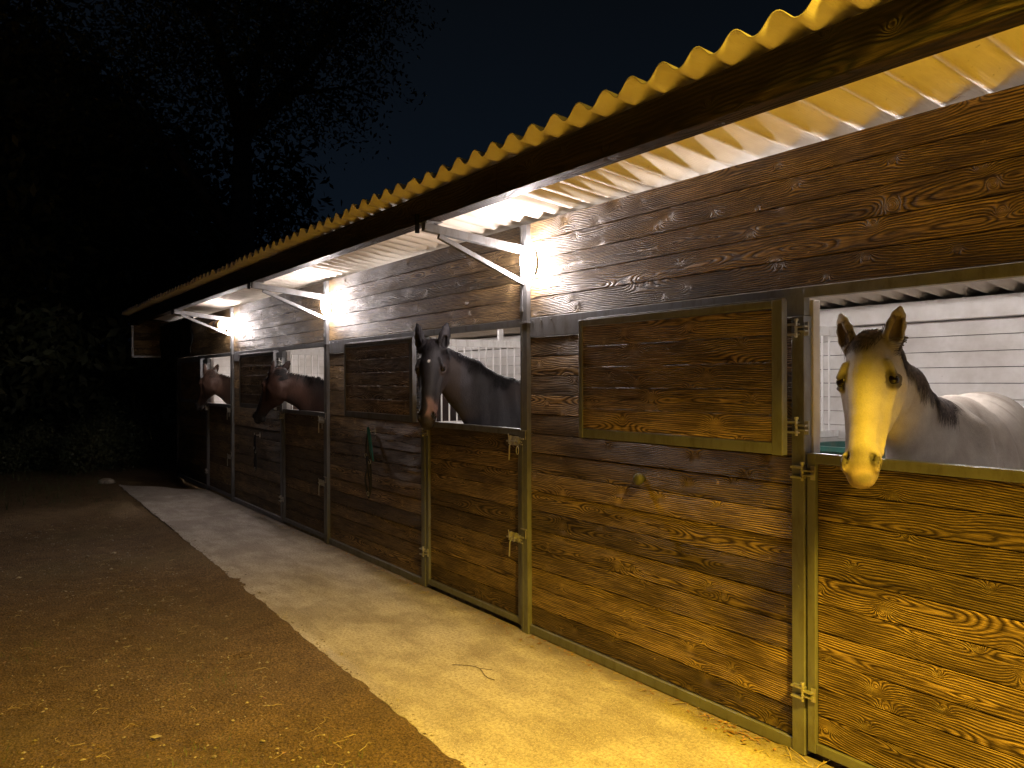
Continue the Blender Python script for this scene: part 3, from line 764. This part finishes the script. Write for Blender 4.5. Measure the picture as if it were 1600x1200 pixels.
def make_horse(name, label, poll, muz, face, withers, rump, width_side, coat, mane, fine=.007, coarse=.02, mane_side=1, roll=0., seed=1, thick=1., ears=(0., 0.), marks=None, nm=900, fl=-.25, nk_=1., es_=1.1):
    g = random.Random(seed)
    P = np.array(poll, float); a = unit(np.array(muz, float)-P); L = np.linalg.norm(np.array(muz)-P); k = L/.665; wk = 1.26 if nm > 1000 else 1.2
    f = np.array([math.cos(face), math.sin(face), 0.]); n = unit(f-a*np.dot(f, a)); s = np.cross(a, n)   # s: towards the horse's ... side
    # make s the horse's left
    leftw = np.array([-f[1], f[0], 0.])
    if np.dot(s, leftw) < 0: s = -s
    if roll: n, s = unit(n*math.cos(roll)+s*math.sin(roll)), unit(s*math.cos(roll)-n*math.sin(roll))
    H = lambda x, h, w_=0.: P+(a*x+n*h+s*(w_*wk))*k
    W = np.array(withers, float); Rp = np.array(rump, float)
    bd = unit((W-Rp)*[1, 1, 0]); bs = np.array([-bd[1], bd[0], 0.])      # body forward and left
    allp = np.array([P, H(.7, 0), H(-.2, 0), W, Rp])
    lo = np.minimum.reduce(allp)-.45; hi = np.maximum.reduce(allp)+.45; lo[2] = -.03
    hl = np.minimum.reduce([H(-.17, .03), H(-.17, -.1), H(.68, .0), H(.2, -.28), H(.2, .05)])-.10*k
    hh = np.maximum.reduce([H(-.17, .03), H(-.17, -.1), H(.68, .0), H(.2, -.28), H(.2, .05)])+.10*k
    F = Field(*[axis(lo[q], hi[q], hl[q], hh[q], fine, coarse) for q in range(3)])
    # body
    zt = W[2]; bl = np.linalg.norm((W-Rp)[:2])
    def Bp(t, z): return np.array([*(W+(Rp-W)*t)[:2], z])
    ch = [(Bp(-.16, zt-.50), (.14*thick, .20)), (Bp(.02, zt-.36), (.19*thick, .33)), (Bp(.25, zt-.37), (.25*thick, .345)), (Bp(.55, zt-.375), (.29*thick, .345)), (Bp(.80, zt-.34), (.28*thick, .33)), (Bp(1.02, zt-.30), (.27*thick, .29)), (Bp(1.18, zt-.38), (.20*thick, .24))]
    for (p, r), (q, r2) in zip(ch, ch[1:]): F.seg(p, q, r, r2, bs, .09)
    F.seg(Bp(-.06, zt-.12), Bp(.22, zt-.10), (.05, .09), (.06, .07), bs, .12)       # withers
    # neck
    n0 = H(.085, -.115); cb = Bp(-.08, zt-.36)
    m1 = n0*.62+cb*.38+np.array([0, 0, .045]); m2 = n0*.28+cb*.72+np.array([0, 0, .03])
    dz = np.array([0, 0, -.12*(nk_-1)])
    nk = [(H(.04, -.06), (.075, .085)), (n0+dz*.5, (.070, .115*(.5+.5*nk_))), (m1+dz, (.078*thick, .150*nk_)), (m2+dz*1.5, (.105*thick, .215*nk_)), (cb+dz, (.15*thick, .29))]
    for (p, r), (q, r2) in zip(nk, nk[1:]):
        F.seg(p, q, (r[0], r[1]), (r2[0], r2[1]), np.cross(unit(q-p), [0, 0, 1]), .06)
    # shoulder, haunch and legs
    def leg(front, sd):
        if front:
            t = .02; J = [Bp(t, zt-.55)+bs*sd*.13, Bp(t+.02, zt-.82)+bs*sd*.15, Bp(t, .47)+bs*sd*.14, Bp(t+.01, .16)+bs*sd*.14, Bp(t-.04, .055)+bs*sd*.14, Bp(t-.05, .0)+bs*sd*.14]
            R_ = [.115, .075, .042, .036, .033, .052]
        else:
            t = 1.02; J = [Bp(t, zt-.5)+bs*sd*.14, Bp(t-.10, zt-.80)+bs*sd*.17, Bp(t+.13, .54)+bs*sd*.15, Bp(t+.09, .18)+bs*sd*.15, Bp(t+.03, .055)+bs*sd*.15, Bp(t+.02, .0)+bs*sd*.15]
            R_ = [.17, .11, .045, .037, .034, .054]
        for (p, r), (q, r2) in zip(zip(J, R_), list(zip(J, R_))[1:]): F.seg(p, q, (r, r), (r2, r2), bs, .05)
    for fr in (1, 0):
        for sd in (-1, 1): leg(fr, sd)
    # head: stations x, top, bottom, half width
    HS = [(.00, -.005, -.15, .060), (.05, .020, -.20, .078), (.11, .033, -.262, .088), (.17, .036, -.278, .090), (.23, .030, -.262, .083), (.30, .018, -.215, .069), (.37, .006, -.166, .058), (.44, -.002, -.140, .050), (.50, -.008, -.125, .047), (.555, -.015, -.118, .046), (.595, -.030, -.112, .041), (.618, -.050, -.098, .032)]
    for (x0, t0, b0, w0), (x1, t1, b1, w1) in zip(HS, HS[1:]):
        F.seg(H(x0, (t0+b0)/2), H(x1, (t1+b1)/2), (w0*k*wk, (t0-b0)/2*k), (w1*k*wk, (t1-b1)/2*k), s, .022*k)
    X3 = (a, n, s)
    F.seg(H(.16, .010), H(.52, -.030), (.034*k, .020*k), (.020*k, .013*k), s, .03*k)            # flat nasal bone
    for sd in (-1, 1):
        F.ell(H(.150, -.165, .048*sd), X3, (.108*k, .108*k, .036*k), .03*k)                       # jowl
        F.seg(H(.205, -.062, .080*sd), H(.36, -.070, .049*sd), (.011*k, .013*k), (.008*k, .009*k), s, .022*k)  # facial crest
        F.seg(H(.128, -.002, .068*sd), H(.182, -.006, .084*sd), (.014*k, .016*k), (.011*k, .012*k), s, .022*k)   # brow
        F.seg(H(.205, -.052, .090*sd), H(.225, -.030, .080*sd), (.008*k, .009*k), (.007*k, .008*k), s, .015*k)   # lower lid
        F.ell(H(.185, -.044, .089*sd), X3, (.026*k, .021*k, .016*k), .014*k)
        F.ell(H(.100, -.030, .092*sd), X3, (.028*k, .022*k, .012*k), .03*k, 's')                   # hollow above the eye
        F.ell(H(.190, -.028, .100*sd), X3, (.025*k, .021*k, .020*k), .005*k, 's')                  # socket
        F.seg(H(.20, -.105, .098*sd), H(.30, -.115, .072*sd), (.010*k, .03*k), (.008*k, .02*k), s, .03*k, 's')
        F.ell(H(.552, -.042, .046*sd), X3, (.040*k, .026*k, .019*k), .016*k)                       # nostril wing
        F.seg(H(.528, -.026, .036*sd), H(.570, -.040, .046*sd), (.009*k, .010*k), (.013*k, .013*k), n, .006*k, 's')
        F.seg(H(.540, -.034, .050*sd), H(.566, -.050, .056*sd), (.009*k, .009*k), (.010*k, .010*k), n, .007*k, 's')
        F.seg(H(.500, -.100, .052*sd), H(.600, -.098, .044*sd), (.009*k, .0055*k), (.009*k, .0055*k), s, .006*k, 's')  # mouth
    F.ell(H(.560, -.132), X3, (.034*k, .020*k, .030*k), .02*k)                                   # chin
    F.ell(H(.605, -.062), X3, (.022*k, .032*k, .036*k), .02*k)                                   # upper lip
    F.seg(H(.604, -.098, -.05), H(.604, -.098, .05), (.0075*k, .0075*k), (.0075*k, .0075*k), n, .006*k, 's')
    for sd in (-1, 1):
        F.seg(H(.24, -.020, .072*sd), H(.46, -.050, .052*sd), (.005*k, .006*k), (.003*k, .004*k), s, .03*k, 's')   # dip beside the nose bone
        F.seg(H(.145, -.115, .088*sd), H(.215, -.215, .056*sd), (.010*k, .012*k), (.008*k, .010*k), s, .03*k)       # cheek edge
        F.seg(H(.25, -.085, .070*sd), H(.50, -.075, .055*sd), (.004*k, .0045*k), (.003*k, .004*k), s, .012*k)       # vein
        F.seg(Bp(.02, zt-.16)+bs*.13*sd, Bp(-.10, zt-.50)+bs*.17*sd, (.05, .07), (.06, .09), bs, .08)             # shoulder blade
    inner = []
    for sd, (out, fwd) in zip((-1, 1), (ears, ears) if not isinstance(ears[0], tuple) else ears):
        ed = unit(-a*.92+s*sd*(.20+out)+n*(.22+fwd)); op = unit(n*.80+s*sd*.55-a*0); op = unit(op-ed*np.dot(op, ed)); es = np.cross(ed, op)
        b0 = H(.035, -.030, .062*sd)
        E4 = [(0., .027, .025), (.045, .036, .028), (.09, .035, .021), (.130, .025, .013), (.158, .010, .007)]
        for (l0, w0, d0), (l1, w1, d1) in zip(E4, E4[1:]):
            F.seg(b0+ed*l0*k*es_, b0+ed*l1*k*es_, (w0*k*es_, d0*k*es_), (w1*k*es_, d1*k*es_), es, .012*k)
        F.seg(b0+(ed*.040+op*.026)*k, b0+(ed*.118+op*.012)*k, (.026*k, .024*k), (.009*k, .009*k), es, .007*k, 's')
        inner.append((b0, ed, op))
    V, Q = F.mesh(); V = smooth_mesh(V, Q, 3)
    me = bpy.data.meshes.new(name); me.from_pydata(V.tolist(), [], Q.tolist()); me.materials.append(M['coat'])
    me.polygons.foreach_set('use_smooth', [True]*len(Q)); me.update()
    # coat colours: natural patches of the coat, plus painted shade in the grey's ears
    rel = (V-P)/k; x = rel@a; h = rel@n; w_ = rel@s/wk
    col = coat(V, x, h, w_, inner, k, W, bs, Rp)
    ca = me.color_attributes.new('coat', 'FLOAT_COLOR', 'POINT'); ca.data.foreach_set('color', np.concatenate([col, np.ones((len(V), 1))], 1).ravel().astype(np.float32))
    ho = bpy.data.objects.new(name, me); C.objects.link(ho); tag(ho, label, 'horse', 'horses looking out of their stalls')
    tree = BVHTree.FromPolygons([Vector(v) for v in V.tolist()], Q.tolist())
    # eyes
    for sd in (-1, 1):
        mb = MB(); nr = 10; c = H(.190, -.029, .0765*sd); r = .0240*k
        prof = [(math.sin(math.pi*(i+.5)/nr)*r, -math.cos(math.pi*(i+.5)/nr)*r) for i in range(nr)]
        mb.lathe(c, s*sd, prof, 18); mb.build('eye', M['eye'], ho, smooth=True)
    def strand(mb, pts, w0):
        b = len(mb.v); m = len(pts)
        for i, (p, nn) in enumerate(pts):
            d = (pts[min(i+1, m-1)][0]-pts[max(i-1, 0)][0]).normalized(); sd_ = d.cross(nn).normalized(); ww = w0*(1-.85*(i/(m-1))**1.5)
            mb.v += [tuple(p-sd_*ww), tuple(p+nn*ww*.55), tuple(p+sd_*ww)]
        for i in range(m-1):
            for q in (0, 1): mb.face((b+i*3+q, b+i*3+q+1, b+i*3+3+q+1, b+i*3+3+q))
    # mane: from the poll down the crest, falling to one side
    cr = [np.array(p) for p in (H(.0, -.03), n0, m1, m2, W+np.array([0, 0, -.06]))]
    rr = [.09, .13, .17, .22, .1]
    mb = MB()
    for i in range(nm):
        t = g.random()**.9*3.75; j = min(3, int(t)); u = t-j; c = Vector(cr[j]*(1-u)+cr[j+1]*u)
        d = Vector(unit(cr[j+1]-cr[j])); up_ = Vector((0, 0, 1)); up_ = (up_-d*up_.dot(d)).normalized(); sdv = d.cross(up_).normalized()
        left = Vector(leftw if t < 1 else bs)
        if sdv.dot(left)*mane_side < 0: sdv = -sdv
        Lh = mane[2]*g.uniform(.6, 1.15)*(1 if t < 3 else .65)*(.82+.22*math.sin(t*7.3)+.12*math.sin(t*17+1)); pts = []; sway = g.uniform(-.10, .22); jit = g.uniform(-.16, .06)
        R_ = .5; ang = jit*0.6; ok = True; off = g.uniform(.004, .018); prev = None
        for q in range(7):
            dirv = up_*math.cos(ang)+sdv*math.sin(ang); org = c+dirv*.6+d*(sway*Lh*q/6)
            hit = tree.ray_cast(org, -dirv, .75)
            if hit[0] is None: ok = False; break
            p = hit[0]+hit[1]*(off*(1-.3*q/6)); pts.append((p, hit[1]))
            ang += Lh/6/max(.06, (hit[0]-c).length)
        if ok: strand(mb, pts, g.uniform(.0022, .0045))
    M_m = hairm(name+'_hair', mane[0], mane[1]); mb.build('mane', M_m, ho, smooth=True)
    mb = MB()
    for i in range(int(nm*.12)):
        w0 = g.gauss(0, .020); pts = []; ln = mane[3]*g.uniform(.5, 1.1); dr = g.gauss(fl, .22); ok = True; off = g.uniform(.003, .014)
        for q in range(7):
            xx = -.03+g.uniform(-.01, .01)*(q == 0)+ln*q/6; org = Vector(H(xx, .25, w0+dr*ln*q/6)); hit = tree.ray_cast(org, Vector(-n), .4*k)
            if hit[0] is None:
                if q == 0: ok = False; break
                pts.append((pts[-1][0]+Vector(a)*.01, pts[-1][1])); continue
            pts.append((hit[0]+hit[1]*off, hit[1]))
        if ok: strand(mb, pts, g.uniform(.0020, .0038))
    mb.build('forelock', M_m, ho, smooth=True)
    mb = MB(); tb = Bp(1.26, zt-.20)
    for i in range(70):
        o_ = np.array([g.gauss(0, .02) for _ in range(3)]); pts = []
        for q in range(6):
            z = -.12*q; p = tb+o_*(1+q*.5)-bd*(.02+.03*math.sin(q*.6)); pts.append((Vector((p[0], p[1], p[2]+z)), Vector(-bd)))
        strand(mb, pts, .009)
    mb.build('tail', M_m, ho, smooth=True)
    return ho

def sstep(a, b, x): t = np.clip((x-a)/(b-a), 0, 1); return t*t*(3-2*t)
def lerp(A, B_, f): f = np.asarray(f, float); return A*(1-f[:, None])+np.array(B_)*f[:, None]
def vnoise(V, sc, seed):
    r = np.random.RandomState(seed); o = np.zeros(len(V))
    for i in range(14):
        d = r.normal(size=3)*sc; o += np.sin(V@d+r.uniform(0, 6.28))
    return o/math.sqrt(14)
def ear_inner(V, inner, k):
    m = np.zeros(len(V))
    for b0, ed, op in inner:
        q = (V-b0)/k; l = q@ed; c = q@op; r = np.linalg.norm(q-l[:, None]*ed, axis=1)
        m = np.maximum(m, (l > .03)*(l < .13)*sstep(.031, .024, r)*sstep(-.010, .006, c))
    return m
def grey_coat(V, x, h, w_, inner, k, W, bs, Rp):
    c = np.tile(np.array([.40, .365, .325]), (len(V), 1)); nz = vnoise(V, 9, 3); n2 = vnoise(V, 26, 5)
    head = (x > -.06) & (x < .72) & (np.abs(w_) < .16) & (h > -.30) & (h < .1)
    body = ~head
    c = lerp(c, [.24, .20, .17], body*sstep(.0, 1.5, nz+n2*.5)*.6)                 # dapples on neck and shoulder
    d = np.linalg.norm((V-W)[:, :2], axis=1); c = lerp(c, [.27, .23, .20], body*sstep(1.0, .3, d)*.5*sstep(-.8, .8, vnoise(V, 17, 9)))
    c = lerp(c, [.22, .20, .19], body*sstep(1.1, .6, V[:, 2]))                # darker legs
    c = lerp(c, [.19, .165, .14], head*sstep(.34, .14, x)*sstep(-.09, 0., h)*.85)
    e = np.sqrt(((x-.190)/.036)**2+((h+.028)/.032)**2)*(1)+(np.abs(w_) < .06)*9
    c = lerp(c, [.06, .05, .05], head*sstep(1.45, .85, e))
    c = lerp(c, [.25, .22, .19], head*sstep(.22, .40, x)*.85)
    c = lerp(c, [.125, .105, .09], head*sstep(.47, .56, x+n2*.014)*.9)           # grey-pink muzzle
    nst = np.sqrt(((x-.550-.55*(np.abs(w_)-.040))/.026)**2+((np.abs(w_)-.042)/.014)**2)+(h < -.075)*9
    c = lerp(c, [.035, .03, .03], head*sstep(1.25, .8, nst))
    c = lerp(c, [.30, .22, .19], head*sstep(.55, .62, x)*sstep(.1, .9, n2)*.6)
    c = lerp(c, [.09, .065, .05], ear_inner(V, inner, k))  # ear openings: their shadow tone is put into the coat colour
    return c
def dark_coat(base, belly, muzzle, star=False, pink=False):
    def fn(V, x, h, w_, inner, k, W, bs, Rp):
        c = np.tile(np.array(base), (len(V), 1)); nz = vnoise(V, 8, 4)
        head = (x > -.06) & (x < .72) & (np.abs(w_) < .16) & (h > -.30) & (h < .1)
        c = lerp(c, belly, head*sstep(-.02, -.12, h)*sstep(.55, .3, x)*.8)
        c = lerp(c, belly, (~head)*sstep(-.2, 1.2, nz)*.55)
        c = lerp(c, c*.55, head*.9)
        c = lerp(c, muzzle, head*sstep(.44, .56, x))
        e = np.sqrt(((x-.186)/.05)**2+((h+.044)/.04)**2)+(np.abs(w_) < .06)*9
        c = lerp(c, belly, head*sstep(1.3, .9, e)*.7)
        if star:
            q = np.sqrt(((x-.155)/.014)**2+((w_-.004)/.009)**2); c = lerp(c, [.62, .60, .56], head*(h > -.01)*sstep(1.2, .7, q+nz*.15))
        if pink:
            q = np.abs(w_-.012+.02*np.sin(x*22))/.026; c = lerp(c, [.20, .115, .095], head*sstep(.40, .47, x)*sstep(.575, .53, x)*sstep(1.25, .7, q+nz*.3)*(h > -.085))
            c = lerp(c, [.085, .045, .034], head*sstep(.40, .50, x)*sstep(.60, .55, x)*sstep(.0, .03, w_)*.8)
        nst = np.sqrt(((x-.550-.55*(np.abs(w_)-.040))/.026)**2+((np.abs(w_)-.042)/.014)**2)+(h < -.075)*9
        c = lerp(c, [.006, .005, .005], head*sstep(1.25, .8, nst)); return c
    return fn

make_horse('horse', 'pale grey horse with dark forelock looking out over the nearest stable door', (-1.525, -.12, 1.812), (-1.39, -.425, 1.275), math.radians(-72),
    (-1.63, .62, 1.56), (-2.16, 2.12, 1.50), 1, grey_coat, ((.050, .043, .043), (.15, .125, .115), .17, .11), fine=.006, seed=3, mane_side=1, ears=((.05, .0), (.0, .0)), nm=1500)
make_horse('horse', 'black horse with a small white star, head turned out beside the teal rope', (-4.80, -.28, 1.915), (-4.625, -.43, 1.315), math.radians(-42),
    (-4.85, .56, 1.66), (-5.15, 2.05, 1.58), 1, dark_coat((.022, .020, .024), (.045, .030, .025), (.016, .012, .011), True, True), ((.008, .007, .008), (.022, .020, .024), .13, .12), fine=.0085, seed=5, ears=(.0, .0), nm=800, nk_=1.2, es_=1.28)
make_horse('horse', 'brown horse seen in profile with neck stretched along the wall, second from the far end', (-8.50, -.22, 1.78), (-8.84, -.37, 1.20), math.radians(-156),
    (-7.98, .70, 1.60), (-8.35, 2.2, 1.52), 1, dark_coat((.026, .016, .014), (.075, .034, .022), (.012, .010, .009)), ((.010, .009, .010), (.022, .019, .018), .12, .10), fine=.011, coarse=.03, seed=7, nm=500, ears=(.0, -.25), nk_=1.32)
make_horse('horse', 'reddish brown horse in the farthest doorway under the smallest lamp', (-11.93, -.10, 1.80), (-12.22, -.22, 1.235), math.radians(-160),
    (-11.48, .75, 1.56), (-11.9, 2.25, 1.48), 1, dark_coat((.060, .034, .023), (.095, .050, .035), (.020, .016, .015)), ((.02, .014, .012), (.05, .03, .02), .11, .10), fine=.012, coarse=.03, seed=9, nm=400, ears=(.0, -.1), nk_=1.25)
# ------------------------------------------------------------------ trees and bushes in the dark
def foliage(name, blobs, n, size, parent, seed):
    g = random.Random(seed); r = np.random.RandomState(seed); V = []; F = []
    tot = sum(b[3]**2 for b in blobs)
    for (x, y, z, R_) in blobs:
        m = int(n*R_**2/tot); cl = max(6, m//26); cen = []
        for i in range(cl):
            v = r.normal(size=3); v /= np.linalg.norm(v); cen.append(np.array([x, y, z])+v*R_*r.uniform(.45, 1.)*np.array([1, 1, .75]))
        for i in range(m):
            c = cen[r.randint(cl)]+r.normal(size=3)*R_*.15; s = size*r.uniform(.6, 1.3)
            a = r.normal(size=3); a /= np.linalg.norm(a); b = np.cross(a, r.normal(size=3)); b /= np.linalg.norm(b)
            k = len(V); V += [tuple(c-a*s), tuple(c+b*s*.42), tuple(c+a*s), tuple(c-b*s*.42)]; F.append((k, k+1, k+2, k+3))
    me = bpy.data.meshes.new(name); me.from_pydata(V, [], F); me.materials.append(M['leaf'])
    o = bpy.data.objects.new(name, me); C.objects.link(o)
    if parent: o.parent = parent; o.matrix_parent_inverse = Matrix.Translation(-parent.location)
    return o
def tree(x, y, H_, blobs, n, size, label, seed, group='trees in the dark behind the yard'):
    g = random.Random(seed); T = empty('tree', (x, y, -.03)); tag(T, label, 'tree', group)
    mb = MB(); top = (g.uniform(-.3, .3), g.uniform(-.3, .3), H_*.62); r0 = .035*H_
    pts = [(0, 0, 0), (top[0]*.2, top[1]*.3, H_*.2), (top[0]*.6, top[1]*.5, H_*.4), top]
    mb.tube(pts, [r0*1.2, r0*.9, r0*.7, r0*.45], 10)
    for (bx, by, bz, R_) in blobs:
        s0 = Vector(pts[2]) if bz < H_*.7 else Vector(top); e = Vector((bx-x, by-y, bz)); mid = s0.lerp(e, .5)+Vector((g.uniform(-.2, .2), g.uniform(-.2, .2), .2))
        mb.tube([s0, mid, e], [r0*.4, r0*.28, r0*.10], 7)
        for q in range(6):
            v = Vector((g.gauss(0, 1), g.gauss(0, 1), g.gauss(0, .7))).normalized()*R_*.9
            mb.tube([mid.lerp(e, g.random()), e+v*.5+Vector((0, 0, .1)), e+v], [r0*.12, r0*.07, r0*.02], 5)
    mb.build('trunk', M['bark'], T, smooth=True)
    foliage('crown', blobs, n, size, T, seed)
    return T
tree(-18.5, 2.2, 12, [(-18.5, 1.8, 9.2, 2.6), (-17.5, 3.6, 8.6, 2.0), (-18.8, -.4, 8.2, 2.1), (-17.2, .6, 11.0, 2.3), (-19.5, 3.6, 11.2, 2.4), (-17.4, 4.6, 10.6, 1.7)], 26000, .07, 'tall tree whose dim crown rises behind the far end of the stable', 21)
tree(-24, -.6, 10, [(-24, -.6, 7, 3.0), (-23, -2.2, 4.6, 2.4), (-23.6, 1.0, 4.6, 2.4), (-23, -1.0, 2.4, 2.0), (-23, -2.4, 2.2, 2.2), (-23, -1.6, 8.4, 2.6)], 22000, .19, 'dark broad tree beyond the end of the concrete strip', 22)
tree(-30, 4.6, 13, [(-30, 4.6, 9, 3.6), (-29, 1.6, 7, 3.2), (-29.6, 7.0, 6.0, 3.0), (-29, 4, 3.6, 2.8)], 9000, .19, 'large dark tree farthest back behind the stable roof', 23)
tree(-21, -3.6, 11, [(-21, -3.6, 8, 3.0), (-20.5, -3.2, 4.6, 2.3), (-22.5, -4.4, 5, 2.6), (-20.6, -3.4, 11.0, 2.4), (-20.8, -2.6, 2.6, 2.2)], 20000, .15, 'black tree mass at the far left edge of the yard', 24)
hb = foliage('hedge', [(-34+i*.25, -9+i*2.4, 1.7, 2.2) for i in range(12)], 16000, .26, None, 31); tag(hb, 'long low dark hedge closing the yard behind the bushes', 'hedge')
for i, (x, y, R_, lab) in enumerate([(-16.6, -.75, .72, 'low bush just beyond the end of the concrete strip'), (-17.4, -2.0, .60, 'smaller bush left of the one behind the concrete strip'), (-19.0, -.2, .95, 'taller bush partly behind the stable corner')]):
    o = foliage('bush', [(x, y, R_*.62, R_), (x+.3, y-.5, R_*.45, R_*.7), (x-.3, y+.5, R_*.5, R_*.75)], 5200, .032, None, 40+i)
    tag(o, lab, 'bush', 'bushes past the end of the stable')
mb = MB(); mb.lathe((-14.3, -1.15, -.04), (0, 0, 1), [(.10, 0), (.13, .03), (.11, .08), (.05, .11), (.01, .115)], 9, 1.2, .8)
tag(mb.build('rock', M['stone'], smooth=True), 'pale rock lying at the far corner of the concrete strip', 'rock')
# stray twigs on the concrete
g = random.Random(5)
for (x, y, L_, lab) in ((-3.75, -.72, .34, 'thin curved dark twig lying on the middle of the concrete strip'), (-2.62, -.09, .16, 'short twig by the wall right of the near post')):
    mb = MB(); pts = [(x+L_*t, y+.05*math.sin(t*5)+.12*t, .004+.004*math.sin(t*3)) for t in [i/9 for i in range(10)]]; mb.tube(pts, .0018, 5)
    mb.tube([pts[4], (pts[4][0]+.05, pts[4][1]+.05, .005)], .0014, 5)
    tag(mb.build('twig', M['twig']), lab, 'twig')
